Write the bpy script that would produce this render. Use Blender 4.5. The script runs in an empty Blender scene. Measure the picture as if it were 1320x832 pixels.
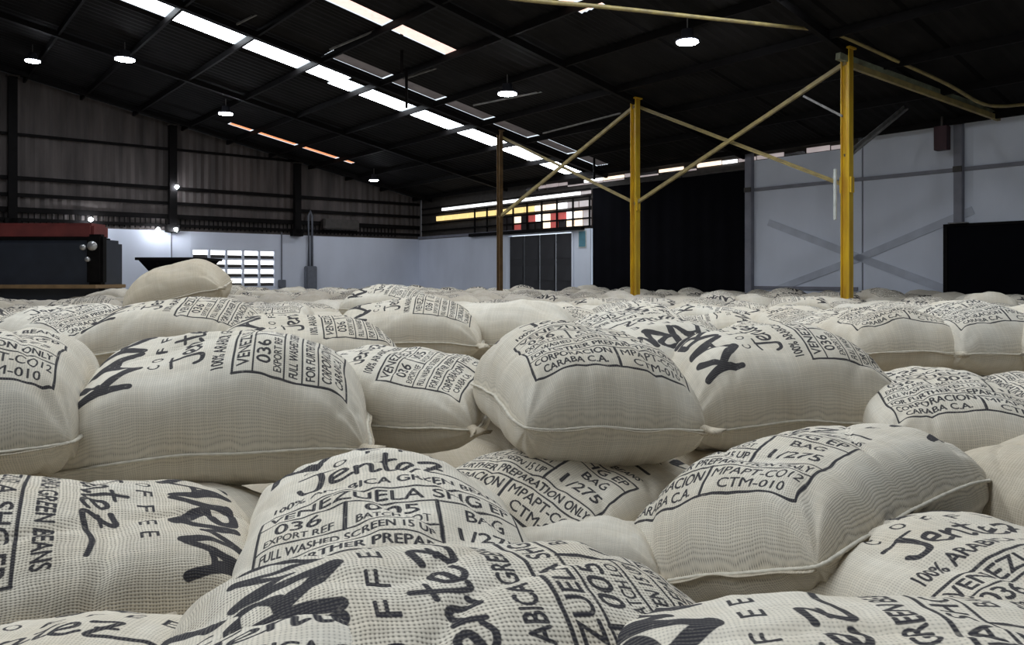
import bpy, bmesh, math, random
import numpy as np
from mathutils import Vector, Matrix, noise

# ---------------------------------------------------------------- camera, light, exposure
SC = bpy.context.scene
COL = SC.collection
R = math.radians
CAMZ = 2.2
FPX, HX, HY = 1000.0, 660.0, 356.0        # focal length in pixels, principal column, horizon row
cd = bpy.data.cameras.new('camera'); cam = bpy.data.objects.new('camera', cd); COL.objects.link(cam)
cam.location = (0, 0, CAMZ); cam.rotation_euler = (R(90), 0, 0)
cd.sensor_width = 36; cd.lens = FPX / 1320 * 36; cd.shift_y = -(416 - HY) / 1320
cd.clip_start = 0.05; cd.clip_end = 300
SC.camera = cam
SC.view_settings.view_transform = 'Standard'; SC.view_settings.look = 'None'
SC.view_settings.exposure = 0.30; SC.view_settings.gamma = 1.0; SC.view_settings.use_curve_mapping = False
wd = bpy.data.worlds.new('world'); SC.world = wd; wd.use_nodes = True
bg = wd.node_tree.nodes['Background']; bg.inputs[0].default_value = (0.80, 0.90, 1.0, 1); bg.inputs[1].default_value = 1.0
SKY_WHITE = 12.0        # glow of the clean translucent roof sheets

def at(px, py, d):
    return Vector(((px - HX) / FPX * d, d, CAMZ + (HY - py) / FPX * d))

# building frame: w runs across the hall towards the right wall, l runs along it towards the far gable
PHI = math.atan2(0.629, 0.777)
AW = Vector((math.cos(PHI), math.sin(PHI), 0)); AL = Vector((-math.sin(PHI), math.cos(PHI), 0))
WR, LG, EAVE, SLOPE = 17.6, 28.0, CAMZ + 3.25, 0.20
WL, LF, RIDGE = -19.0, -12.0, -0.7
def B(w, l, z=0): return AW * w + AL * l + Vector((0, 0, z))
def roof_z(w): return EAVE + SLOPE * (WR - w) if w >= RIDGE else EAVE + SLOPE * (WR - 2 * RIDGE + w)

def L_(seq): return list(seq)
# ---------------------------------------------------------------- materials
MAT = {}
def mat(name, col, rough=0.7, metal=0.0, noise_scale=0, var=0.0, bump=0.0, emit=None, es=0.0, stain=None, stretch=(1, 1, 1)):
    m = bpy.data.materials.new(name); m.use_nodes = True
    nt = m.node_tree; n = nt.nodes; b = n['Principled BSDF']
    b.inputs['Base Color'].default_value = (*col, 1); b.inputs['Roughness'].default_value = rough
    b.inputs['Metallic'].default_value = metal
    if noise_scale:
        tc = n.new('ShaderNodeTexCoord'); mp = n.new('ShaderNodeMapping'); mp.inputs['Scale'].default_value = stretch
        nz = n.new('ShaderNodeTexNoise'); nz.inputs['Scale'].default_value = noise_scale; nz.inputs['Detail'].default_value = 5
        nt.links.new(tc.outputs['Object'], mp.inputs[0]); nt.links.new(mp.outputs[0], nz.inputs['Vector'])
        cr = n.new('ShaderNodeValToRGB'); cr.color_ramp.elements[0].position = 0.3; cr.color_ramp.elements[1].position = 0.7
        c2 = stain or tuple(c * (1 - var) for c in col)
        cr.color_ramp.elements[0].color = (*c2, 1); cr.color_ramp.elements[1].color = (*[min(1, c * (1 + var * 0.3)) for c in col], 1)
        nt.links.new(nz.outputs['Fac'], cr.inputs[0]); nt.links.new(cr.outputs[0], b.inputs['Base Color'])
        if bump:
            bp = n.new('ShaderNodeBump'); bp.inputs['Strength'].default_value = bump; bp.inputs['Distance'].default_value = 0.02
            nt.links.new(nz.outputs['Fac'], bp.inputs['Height']); nt.links.new(bp.outputs[0], b.inputs['Normal'])
        if emit:
            mx = n.new('ShaderNodeMix'); mx.data_type = 'RGBA'
            mx.inputs[6].default_value = (*[e * 0.55 for e in emit], 1); mx.inputs[7].default_value = (*emit, 1)
            nt.links.new(nz.outputs['Fac'], mx.inputs[0]); nt.links.new(mx.outputs[2], b.inputs['Emission Color'])
    elif emit:
        b.inputs['Emission Color'].default_value = (*emit, 1)
    if name in ('black_cloth', 'steel_dark', 'roof_dark'): b.inputs['Specular IOR Level'].default_value = 0.08
    if emit: b.inputs['Emission Strength'].default_value = es
    MAT[name] = m
    return m
mat('concrete', (0.22, 0.21, 0.19), 0.85, noise_scale=2.5, var=0.3, bump=0.2)
mat('white_wall', (0.74, 0.78, 0.88), 0.8, noise_scale=0.6, var=0.16, bump=0.1, stretch=(1, 1, 0.5))
mat('wall_girt', (0.23, 0.23, 0.27), 0.7, noise_scale=3, var=0.2)
mat('cladding', (0.115, 0.095, 0.088), 0.7, noise_scale=1.1, var=0.55, bump=0.1, stretch=(3, 3, 0.4))
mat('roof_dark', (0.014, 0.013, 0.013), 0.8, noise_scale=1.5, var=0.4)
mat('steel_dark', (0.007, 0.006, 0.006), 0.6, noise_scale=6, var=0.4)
mat('steel_brown', (0.05, 0.042, 0.036), 0.6, noise_scale=6, var=0.4)
mat('steel_grey', (0.20, 0.19, 0.18), 0.55, noise_scale=8, var=0.4)
mat('yellow_paint', (0.70, 0.47, 0.02), 0.45, noise_scale=9, var=0.35, stain=(0.50, 0.27, 0.03), stretch=(1, 1, 0.15))
mat('yellow_dull', (0.36, 0.28, 0.10), 0.5, noise_scale=7, var=0.4, stain=(0.22, 0.17, 0.08))
mat('yellow_brown', (0.14, 0.08, 0.03), 0.5, noise_scale=7, var=0.4)
mat('green_grey', (0.25, 0.29, 0.20), 0.5, noise_scale=5, var=0.4, stain=(0.12, 0.11, 0.07))
mat('black_cloth', (0.003, 0.003, 0.005), 0.9, noise_scale=1.2, var=0.4)
mat('door_dark', (0.028, 0.027, 0.030), 0.55, noise_scale=1.5, var=0.5, stretch=(1, 1, 0.4))
mat('maroon', (0.055, 0.016, 0.022), 0.6, noise_scale=4, var=0.3)
mat('truck_red', (0.16, 0.028, 0.024), 0.6, noise_scale=4, var=0.3)
mat('truck_navy', (0.022, 0.027, 0.040), 0.5, noise_scale=3, var=0.3)
mat('lens', (0.5, 0.5, 0.5), 0.15, metal=0.6)
mat('wood', (0.24, 0.15, 0.07), 0.7, noise_scale=5, var=0.3, stretch=(1, 8, 1))
mat('white_tube', (0.6, 0.62, 0.58), 0.4, noise_scale=6, var=0.2)
mat('box_grey', (0.16, 0.17, 0.20), 0.5, noise_scale=6, var=0.2)
mat('teal_sign', (0.10, 0.26, 0.33), 0.5, noise_scale=6, var=0.2)
mat('sky_sheet', (0.8, 0.8, 0.8), 0.4, noise_scale=0.8, var=0.1, emit=(0.86, 0.93, 1.0), es=SKY_WHITE)
mat('pink_sheet', (0.8, 0.7, 0.65), 0.4, noise_scale=9, var=0.2, emit=(1.0, 0.66, 0.58), es=1.3)
mat('orange_sheet', (0.8, 0.5, 0.3), 0.4, noise_scale=4, var=0.2, emit=(1.0, 0.36, 0.16), es=1.1)
mat('grimy_sheet', (0.3, 0.27, 0.28), 0.5, noise_scale=3, var=0.3, emit=(0.75, 0.66, 0.74), es=0.02)  # faint emission gives the pale lit band beside the white skylight
mat('pane_white', (0.8, 0.8, 0.8), 0.4, noise_scale=9, var=0.1, emit=(0.95, 0.97, 1.0), es=2.2)
mat('pane_yellow', (0.8, 0.7, 0.3), 0.4, noise_scale=2.2, var=0.1, emit=(1.0, 0.74, 0.30), es=1.05)
mat('pane_cream', (0.8, 0.7, 0.5), 0.4, noise_scale=2.2, var=0.1, emit=(1.0, 0.80, 0.62), es=1.5)
mat('pane_red', (0.6, 0.1, 0.1), 0.4, noise_scale=2.2, var=0.1, emit=(0.6, 0.12, 0.10), es=0.5)
mat('pane_dark', (0.03, 0.02, 0.02), 0.3, noise_scale=2, var=0.3)
mat('pane_grey', (0.4, 0.4, 0.4), 0.4, noise_scale=2, var=0.1, emit=(0.62, 0.52, 0.52), es=0.55)
mat('lamp_glow', (1, 1, 1), 0.3, emit=(0.86, 0.91, 1.0), es=110)
mat('lamp_body', (0.10, 0.10, 0.12), 0.4, metal=0.5)
mat('jute_thread', (0.60, 0.55, 0.45), 0.9, noise_scale=60, var=0.2)
mat('daylight_slot', (0.8, 0.8, 0.8), 0.4, emit=(0.97, 0.98, 1.0), es=2.4)

# ---------------------------------------------------------------- the stencil printed on every sack, drawn into a mask
PW_, PH_ = 800, 1060          # fabric size in mm; the mask has 1.6 px per mm
K = 1.6
IW, IH = int(PW_ * K), int(PH_ * K)
mask = np.zeros((IH, IW), np.float32)
def tri(a, b, c):
    x0 = max(int(min(a[0], b[0], c[0])), 0); x1 = min(int(max(a[0], b[0], c[0])) + 2, IW)
    y0 = max(int(min(a[1], b[1], c[1])), 0); y1 = min(int(max(a[1], b[1], c[1])) + 2, IH)
    if x1 <= x0 or y1 <= y0: return
    X, Y = np.meshgrid(np.arange(x0, x1) + .5, np.arange(y0, y1) + .5)
    def e(p, q): return (q[0] - p[0]) * (Y - p[1]) - (q[1] - p[1]) * (X - p[0])
    e1, e2, e3 = e(a, b), e(b, c), e(c, a)
    ins = ((e1 >= 0) & (e2 >= 0) & (e3 >= 0)) | ((e1 <= 0) & (e2 <= 0) & (e3 <= 0))
    s = mask[y0:y1, x0:x1]; s[ins] = 1
def stroke(pts, r0, r1=None, soft=1.0):
    r1 = r0 if r1 is None else r1
    n = len(pts) - 1
    for i in range(n):
        (ax, ay), (bx, by) = pts[i], pts[i + 1]
        ra = r0 + (r1 - r0) * i / n; rb = r0 + (r1 - r0) * (i + 1) / n
        ax, ay, bx, by, ra, rb = [v * K for v in (ax, ay, bx, by, ra, rb)]
        m = max(ra, rb) + 2
        x0 = max(int(min(ax, bx) - m), 0); x1 = min(int(max(ax, bx) + m) + 1, IW)
        y0 = max(int(min(ay, by) - m), 0); y1 = min(int(max(ay, by) + m) + 1, IH)
        if x1 <= x0 or y1 <= y0: continue
        X, Y = np.meshgrid(np.arange(x0, x1) + .5, np.arange(y0, y1) + .5)
        dx, dy = bx - ax, by - ay; L2 = dx * dx + dy * dy + 1e-9
        t = np.clip(((X - ax) * dx + (Y - ay) * dy) / L2, 0, 1)
        d = np.hypot(X - ax - t * dx, Y - ay - t * dy) - (ra + (rb - ra) * t)
        s = mask[y0:y1, x0:x1]; np.maximum(s, np.clip(0.5 - d / soft, 0, 1), out=s)
def put(text, x0, y0, x1, y1, bold=0.02):
    cu = bpy.data.curves.new('lettering', 'FONT'); cu.body = text; cu.offset = 0; cu.resolution_u = 3
    ob = bpy.data.objects.new('lettering', cu); COL.objects.link(ob)
    dg = bpy.context.evaluated_depsgraph_get(); me = ob.evaluated_get(dg).to_mesh()
    me.calc_loop_triangles()
    V = np.array([v.co[:2] for v in me.vertices]); T = [tuple(t.vertices) for t in me.loop_triangles]
    ob.evaluated_get(dg).to_mesh_clear(); bpy.data.objects.remove(ob); bpy.data.curves.remove(cu)
    lo, hi = V.min(0), V.max(0)
    V = (V - lo) / (hi - lo)
    P = np.stack([(x0 + V[:, 0] * (x1 - x0)) * K, (y1 - V[:, 1] * (y1 - y0)) * K], 1)
    hgt = (y1 - y0) * K; off = bold * hgt * 1.1
    for sx, sy in ((0, 0), (off, 0), (-off, 0), (0, off), (0, -off)):
        Q = P + np.array([sx, sy])
        for t in T: tri(Q[t[0]], Q[t[1]], Q[t[2]])
def smooth(pts, n=6):
    out = []
    P = [pts[0]] + list(pts) + [pts[-1]]
    for i in range(1, len(P) - 2):
        p0, p1, p2, p3 = P[i - 1], P[i], P[i + 1], P[i + 2]
        for k in range(n):
            t = k / n
            out.append(tuple(.5 * ((2 * p1[j]) + (-p0[j] + p2[j]) * t + (2 * p0[j] - 5 * p1[j] + 4 * p2[j] - p3[j]) * t * t + (-p0[j] + 3 * p1[j] - 3 * p2[j] + p3[j]) * t ** 3) for j in (0, 1)))
    out.append(pts[-1]); return out
# brush word across the top of the sack
def brush(x, y, s, strokes):
    for r0, r1, pts in strokes:
        stroke(smooth([(x + px * s, y + py * s) for px, py in pts]), r0 * s * .84, r1 * s * .84, 1.5)
Y0 = 118
brush(135, Y0, 1.15, [(17, 12, [(12, 0), (22, 60), (18, 132)]), (16, 8, [(86, -8), (50, 40), (24, 68)]), (15, 20, [(28, 62), (60, 92), (104, 136)])])
brush(262, Y0, 1.1, [(16, 9, [(50, -6), (30, 60), (2, 134)]), (18, 14, [(50, -4), (66, 60), (90, 130)]), (9, 9, [(22, 86), (50, 80), (80, 84)]), (12, 5, [(44, 30), (48, 60), (52, 84)])])
brush(372, Y0, 1.1, [(17, 13, [(16, 4), (18, 70), (10, 132)]), (16, 13, [(12, 2), (64, 0), (78, 30), (54, 58), (22, 66)]), (14, 17, [(36, 66), (60, 96), (94, 136)])])
brush(474, Y0, 1.1, [(13, 13, [(10, 6), (8, 70), (0, 132)]), (15, 10, [(10, 4), (26, 50), (42, 84)]), (12, 13, [(78, 0), (60, 44), (42, 84)]), (15, 12, [(78, 2), (86, 70), (96, 132)])])
brush(588, Y0, 1.05, [(15, 9, [(46, -6), (28, 60), (0, 134)]), (17, 13, [(46, -4), (62, 60), (86, 130)]), (9, 9, [(20, 86), (48, 80), (74, 84)]), (12, 5, [(42, 30), (45, 60), (50, 84)])])
for i, ch in enumerate('COFFEE'):
    put(ch, 232 + i * 62, 306, 258 + i * 62, 338, 0.02)
# name written by hand with a marker
def hand(pts, r=5.5): stroke(smooth([(p[0], p[1]) for p in pts], 8), r, r * .85, 1.2)
hand([(225, 372), (262, 366), (296, 364)], 4.5); hand([(268, 366), (272, 410), (262, 444), (236, 446), (226, 430)], 7)
hand([(292, 420), (318, 408), (312, 392), (292, 402), (292, 428), (312, 436), (330, 426)])
hand([(336, 396), (338, 432)]); hand([(338, 408), (354, 394), (364, 404), (366, 434), (380, 424)])
hand([(392, 356), (390, 400), (394, 430), (406, 432)]); hand([(374, 384), (410, 378)], 4.5)
hand([(414, 420), (438, 406), (432, 392), (414, 402), (414, 428), (434, 434), (450, 424)])
hand([(456, 386), (496, 380), (464, 430), (506, 428), (556, 416), (604, 424)], 6)
hand([(470, 408), (498, 402)], 4)
put('100% ARABICA GREEN BEANS', 175, 474, 625, 504, 0.035)
def line(x0, y0, x1, y1, r=2.6): stroke([(x0, y0), (x1, y1)], r)
TX0, TX1 = 150, 650
for x in (TX0, TX1): line(x, 528, x, 882, 4.2)
for y, r in ((528, 3.2), (580, 2.4), (664, 2.4), (718, 2.6), (772, 2.8), (882, 4.4)): line(TX0, y, TX1, y, r)
mask[int(661 * K):int(668 * K), int(475 * K):int(646 * K)] = 0
line(318, 580, 318, 664, 4.0); line(470, 580, 470, 718, 4.0); line(412, 772, 412, 882, 4.2)
put('VENEZUELA SHG EP', 172, 538, 628, 570, 0.03)
put('036', 190, 588, 278, 625, 0.03); put('EXPORT REF', 170, 634, 300, 656, 0.03)
put('005', 350, 588, 438, 625, 0.03); put('BATCH LOT', 336, 634, 454, 656, 0.03)
put('BAG', 520, 594, 600, 622, 0.03); put('1/275', 500, 650, 620, 690, 0.03)
put('FULL WASHED SCREEN 15 UP', 166, 678, 458, 704, 0.03)
put('FOR FURTHER PREPARATION ONLY', 164, 730, 636, 760, 0.035)
put('CORPORACION', 166, 784, 398, 820, 0.03); put('CARABA C.A.', 190, 834, 380, 866, 0.03)
put('MPAPT-CO12', 426, 784, 638, 820, 0.018); put('CTM-010', 452, 834, 610, 866, 0.02)
mask = np.roll(mask, int(45 * K), 0)
mask = (mask + np.roll(mask, 1, 0) + np.roll(mask, 1, 1) + np.roll(mask, -1, 0) + np.roll(mask, -1, 1)) / 5
img = bpy.data.images.new('stencil_mask', IW, IH, alpha=False, float_buffer=False)
img.colorspace_settings.name = 'Non-Color'
buf = np.ones((IH, IW, 4), np.float32); buf[..., 0] = buf[..., 1] = buf[..., 2] = mask[::-1]
img.pixels.foreach_set(buf.ravel()); img.update(); img.pack()

def burlap_material(name='burlap', base=(0.69, 0.64, 0.545), warm=(0.575, 0.495, 0.375), wv=1.0):
    m = bpy.data.materials.new(name); m.use_nodes = True; nt = m.node_tree; N = nt.nodes; lk = nt.links.new
    b = N['Principled BSDF']; b.inputs['Roughness'].default_value = 0.95
    b.inputs['Specular IOR Level'].default_value = 0.15
    uv = N.new('ShaderNodeUVMap'); uv.uv_map = 'print'
    sep = N.new('ShaderNodeSeparateXYZ'); lk(uv.outputs[0], sep.inputs[0])
    nz = N.new('ShaderNodeTexNoise'); nz.inputs['Scale'].default_value = 9; nz.inputs['Detail'].default_value = 3
    lk(uv.outputs[0], nz.inputs['Vector'])
    def math_(op, a, b2=None, c=None):
        q = N.new('ShaderNodeMath'); q.operation = op
        for i, v in enumerate((a, b2, c)):
            if v is None: continue
            if isinstance(v, (int, float)): q.inputs[i].default_value = v
            else: lk(v, q.inputs[i])
        return q.outputs[0]
    def threads(src, size, seed):
        t = math_('MULTIPLY', src, size / 0.0058)
        wob = math_('MULTIPLY_ADD', nz.outputs['Fac'], 3.5, seed)
        t = math_('ADD', t, wob)
        ph = math_('MULTIPLY', t, math.pi)
        s = math_('ABSOLUTE', math_('SINE', ph))      # 0 in the gap between threads, 1 on the thread
        # thread-to-thread variation
        wn = N.new('ShaderNodeTexWhiteNoise'); wn.noise_dimensions = '1D'; lk(math_('FLOOR', t), wn.inputs['W'])
        return s, wn.outputs['Value']
    su, ru = threads(sep.outputs[0], 0.80, 1.0)
    sv, rv = threads(sep.outputs[1], 1.06, 7.0)
    gap = math_('MULTIPLY', math_('SUBTRACT', 1.0, math_('POWER', su, 0.7)), math_('SUBTRACT', 1.0, math_('POWER', sv, 1.1)))
    gap = math_('MULTIPLY', gap, 2.2)
    nz2 = N.new('ShaderNodeTexNoise'); nz2.inputs['Scale'].default_value = 6; nz2.inputs['Detail'].default_value = 6; nz2.inputs['Roughness'].default_value = 0.65
    oi = N.new('ShaderNodeObjectInfo')
    add = N.new('ShaderNodeVectorMath'); add.operation = 'ADD'; lk(uv.outputs[0], add.inputs[0])
    cmb = N.new('ShaderNodeCombineXYZ'); lk(math_('MULTIPLY', oi.outputs['Random'], 40.0), cmb.inputs[2]); lk(cmb.outputs[0], add.inputs[1])
    lk(add.outputs[0], nz2.inputs['Vector'])
    mx = N.new('ShaderNodeMix'); mx.data_type = 'RGBA'; mx.inputs[6].default_value = (*base, 1); mx.inputs[7].default_value = (*warm, 1)
    f = math_('ADD', math_('MULTIPLY', math_('SUBTRACT', nz2.outputs['Fac'], 0.42), 1.6), math_('MULTIPLY', oi.outputs['Random'], 0.35))
    q = N.new('ShaderNodeClamp'); lk(f, q.inputs[0]); lk(q.outputs[0], mx.inputs[0])
    # thread tone, with the dark of the weave holes painted in
    tone = math_('MULTIPLY_ADD', math_('ADD', ru, rv), 0.05 + 0.09 * wv, 0.95 - 0.09 * wv)
    tone = math_('MULTIPLY', tone, math_('MULTIPLY_ADD', su, 0.16 * wv, 1.0 - 0.13 * wv))
    tone = math_('MULTIPLY', tone, math_('MULTIPLY_ADD', sv, 0.08 * wv, 1.0 - 0.06 * wv))
    tone = math_('MULTIPLY', tone, math_('SUBTRACT', 1.0, math_('MINIMUM', math_('MULTIPLY', gap, 0.75 * wv), 0.7)))
    mc = N.new('ShaderNodeVectorMath'); mc.operation = 'SCALE'; lk(mx.outputs[2], mc.inputs[0]); lk(tone, mc.inputs['Scale'])
    im = N.new('ShaderNodeTexImage'); im.image = img; im.extension = 'CLIP'; im.interpolation = 'Linear'; lk(uv.outputs[0], im.inputs[0])
    wear = N.new('ShaderNodeTexNoise'); wear.inputs['Scale'].default_value = 70; wear.inputs['Detail'].default_value = 2; lk(add.outputs[0], wear.inputs['Vector'])
    ink = math_('MULTIPLY', im.outputs['Color'], math_('MINIMUM', math_('MULTIPLY_ADD', wear.outputs['Fac'], 1.7, 0.35), 0.98))
    ink = math_('MULTIPLY', ink, math_('MULTIPLY_ADD', su, 0.14, 0.86))
    fin = N.new('ShaderNodeMix'); fin.data_type = 'RGBA'; fin.inputs[7].default_value = (0.016, 0.016, 0.024, 1)
    lk(ink, fin.inputs[0]); lk(mc.outputs[0], fin.inputs[6]); lk(fin.outputs[2], b.inputs['Base Color'])
    h = math_('ADD', math_('MULTIPLY', su, 0.6), math_('MULTIPLY', sv, 0.4))
    h = math_('SUBTRACT', h, gap)
    bp = N.new('ShaderNodeBump'); bp.inputs['Strength'].default_value = 0.5 * wv; bp.inputs['Distance'].default_value = 0.0014
    lk(h, bp.inputs['Height']); lk(bp.outputs[0], b.inputs['Normal'])
    MAT[name] = m; return m
burlap_material('burlap', wv=.72)
burlap_material('burlap_fine', wv=.30)
burlap_material('burlap_mid', wv=.48)
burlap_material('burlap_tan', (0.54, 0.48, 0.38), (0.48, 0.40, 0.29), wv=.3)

# ---------------------------------------------------------------- object helpers
def link(name, me, parent=None, m=None):
    o = bpy.data.objects.new(name, me); COL.objects.link(o)
    if parent: o.parent = parent
    if m and not me.materials: me.materials.append(MAT[m])
    return o
def tag(o, label=None, cat=None, group=None, kind=None):
    if label: o['label'] = label
    if cat: o['category'] = cat
    if group: o['group'] = group
    if kind: o['kind'] = kind
    return o
def empty(name, loc=(0, 0, 0), rz=0):
    o = bpy.data.objects.new(name, None); COL.objects.link(o); o.location = loc; o.rotation_euler = (0, 0, rz); o.empty_display_size = 0.2
    return o
def mesh_from(name, V, F, smooth_=False):
    me = bpy.data.meshes.new(name); me.from_pydata([tuple(v) for v in V], [], F); me.update()
    if smooth_:
        for p in me.polygons: p.use_smooth = True
    return me
class MB:
    def __init__(s): s.bm = bmesh.new()
    def box(s, x0, x1, y0, y1, z0, z1, bev=0.0):
        r = bmesh.ops.create_cube(s.bm, size=1)
        for v in r['verts']:
            v.co = Vector(((x0 + x1) / 2 + v.co.x * (x1 - x0), (y0 + y1) / 2 + v.co.y * (y1 - y0), (z0 + z1) / 2 + v.co.z * (z1 - z0)))
        if bev:
            ed = set(e for v in r['verts'] for e in v.link_edges)
            bmesh.ops.bevel(s.bm, geom=list(ed), offset=bev, segments=2, affect='EDGES')
        return s
    def bar(s, a, b, wdt, h):          # rectangular bar from a to b
        a, b = Vector(a), Vector(b); d = (b - a); L = d.length; q = d.to_track_quat('Y', 'Z')
        r = bmesh.ops.create_cube(s.bm, size=1)
        for v in r['verts']: v.co = (a + b) / 2 + q @ Vector((v.co.x * wdt, v.co.y * L, v.co.z * h))
        return s
    def tube(s, pts, r, n=10):
        pts = [Vector(p) for p in pts]; rings = []
        for i, p in enumerate(pts):
            d = (pts[min(i + 1, len(pts) - 1)] - pts[max(i - 1, 0)]).normalized()
            q = d.to_track_quat('Z', 'Y'); rr = r[i] if isinstance(r, (list, tuple)) else r
            rings.append([s.bm.verts.new(p + q @ Vector((math.cos(2 * math.pi * k / n) * rr, math.sin(2 * math.pi * k / n) * rr, 0))) for k in range(n)])
        for a, b in zip(rings, rings[1:]):
            for k in range(n): s.bm.faces.new((a[k], a[(k + 1) % n], b[(k + 1) % n], b[k]))
        s.bm.faces.new(rings[0][::-1]); s.bm.faces.new(rings[-1])
        return s
    def lathe(s, prof, c=(0, 0, 0), n=24):
        c = Vector(c); rings = []
        for rr, z in prof:
            rings.append([s.bm.verts.new(c + Vector((math.cos(2 * math.pi * k / n) * rr, math.sin(2 * math.pi * k / n) * rr, z))) for k in range(n)])
        for a, b in zip(rings, rings[1:]):
            for k in range(n): s.bm.faces.new((a[k], a[(k + 1) % n], b[(k + 1) % n], b[k]))
        s.bm.faces.new(rings[0][::-1]); s.bm.faces.new(rings[-1]); return s
    def build(s, name, m, parent=None, smooth_=False):
        me = bpy.data.meshes.new(name); s.bm.normal_update(); s.bm.to_mesh(me); s.bm.free()
        me.materials.append(MAT[m])
        if smooth_:
            for p in me.polygons: p.use_smooth = True
        return link(name, me, parent)

# hall frame object helper: mesh coordinates are (w, l, z) relative to an origin, rotated by PHI
def hall(name, m, w0, w1, l0, l1, z0, z1, parent=None, bev=0.0):
    o = MB().box(-(w1 - w0) / 2, (w1 - w0) / 2, -(l1 - l0) / 2, (l1 - l0) / 2, 0, z1 - z0, bev).build(name, m, parent)
    if parent:
        pw, pl, pz = parent['_o']
        o.location = ((w0 + w1) / 2 - pw, (l0 + l1) / 2 - pl, z0 - pz)
    else:
        o.location = B((w0 + w1) / 2, (l0 + l1) / 2, z0); o.rotation_euler = (0, 0, PHI)
    return o
def hall_root(name, w, l, z):
    o = empty(name, B(w, l, z), PHI); o['_o'] = (w, l, z); return o
def hall_mesh(name, mb, m, parent, smooth_=False):    # mb built in absolute (w,l,z)
    pw, pl, pz = parent['_o']
    bmesh.ops.translate(mb.bm, verts=mb.bm.verts, vec=(-pw, -pl, -pz))
    return mb.build(name, m, parent, smooth_)

# ---------------------------------------------------------------- the hall itself
T = 0.2
tag(hall('floor', 'concrete', WL, WR, LF, LG, -0.2, 0.0), kind='structure')
Z1 = CAMZ + 1.57            # top of the painted masonry
# right wall: (l0, l1, z0, z1, material)
wr = hall_root('wall_right', WR + T / 2, 8, 0); wr['kind'] = 'structure'
def wpiece(name, l0, l1, z0, z1, m='white_wall', off=0.0, thick=T):
    return hall(name, m, WR + off, WR + off + thick, l0, l1, z0, z1, wr)
wpiece('masonry', 21.98, LG, 0, Z1 - .04)                  # far corner to the sheet door
wpiece('masonry', 17.75, 18.55, 0, Z1 - .04)
wpiece('lintel', 18.55, 21.98, CAMZ + 1.46, Z1 - .04)
wpiece('metal_panel', 8.87, 11.78, 0, EAVE - .25)
wpiece('metal_panel', 6.50, 8.83, 0, EAVE - .02)
wpiece('metal_panel', 0.4, 4.6, 0, EAVE - .02); wpiece('metal_panel', -4, .36, 0, EAVE - .02)
wpiece('metal_panel', LF, -4.04, 0, EAVE - .02)
wpiece('metal_panel', 4.6, 6.50, CAMZ + 1.07, EAVE - .02)
wpiece('panel_joint', 8.80, 8.90, 0, EAVE - .1, 'wall_girt', 0.03)
hall('masonry_ledge', 'wall_girt', WR - 0.06, WR, 21.2, LG, Z1 - .02, Z1 + .08, wr)
hall('lintel_rail', 'steel_dark', WR - 0.16, WR - .02, 18.0, 24.2, CAMZ + 1.5, CAMZ + 1.62, wr)
hall('girt', 'wall_girt', WR - 0.05, WR, 4, 11.78, CAMZ + 2.20, CAMZ + 2.28, wr)
hall('kick_rail', 'wall_girt', WR - 0.05, WR, 8.95, 11.78, CAMZ - 0.34, CAMZ - 0.26, wr)
# X-shaped shadow on the panels, put in as flat greyer strips
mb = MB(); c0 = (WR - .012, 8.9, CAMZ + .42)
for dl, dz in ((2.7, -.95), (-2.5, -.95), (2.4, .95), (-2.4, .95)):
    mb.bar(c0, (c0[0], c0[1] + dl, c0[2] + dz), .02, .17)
mat('shadow_tone', (0.53, 0.56, 0.64), 0.8, noise_scale=3, var=0.15)
hall_mesh('brace_shadow', mb, 'shadow_tone', wr)
# wall beyond the black opening and above
wpiece('eave_panel', 11.78, 17.75, CAMZ + 2.86, CAMZ + 2.95, 'steel_brown')
# black tarpaulin closing the big opening
tb = hall_root('tarpaulin', WR + .05, 14.9, 0)
NB = 60
V = []; F = []
for i in range(NB + 1):
    l = 11.86 + (17.7 - 11.86) * i / NB
    for z in (0.02, CAMZ + 1.6, CAMZ + 2.84):
        V.append((0.012 * math.sin(i * 1.3) + .02 * math.sin(i * .47), l - 14.9, z))
for i in range(NB):
    for k in range(2): F.append((i * 3 + k, (i + 1) * 3 + k, (i + 1) * 3 + k + 1, i * 3 + k + 1))
me = mesh_from('sheet', V, F, True); link('sheet', me, tb, 'black_cloth')
hall('top_rail', 'steel_brown', WR + .02, WR + .1, 11.8, 17.75, CAMZ + 2.80, CAMZ + 2.87, tb)
tag(tb, 'tall black tarpaulin filling the wide opening behind the middle yellow post', 'tarpaulin')
# sunlit gaps under the eave
sg = hall_root('window_3', WR + .1, 15, CAMZ + 2.95); sg['kind'] = 'structure'
random.seed(4)
l = 9.2
cols = ['pane_white', 'pane_grey', 'pane_dark', 'pane_grey', 'pane_dark', 'pane_dark', 'pane_cream']
while l < 21:
    ll = l + random.uniform(.3, .9)
    mm = random.choice(cols) if l > 12 else random.choice(['pane_grey', 'pane_dark', 'pane_white'])
    hall('pane', mm, WR + .05, WR + .09, l, ll, EAVE - .22, EAVE - .10 - random.uniform(0, .04), sg)
    if l > 13: hall('pane', random.choice(['pane_dark', 'pane_dark', 'pane_grey']), WR + .05, WR + .09, l, ll, EAVE - .28, EAVE - .24, sg)
    l = ll + .05
hall('frame', 'steel_brown', WR + .1, WR + .2, 9, 17.75, CAMZ + 2.9, EAVE + .05, sg)

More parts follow.
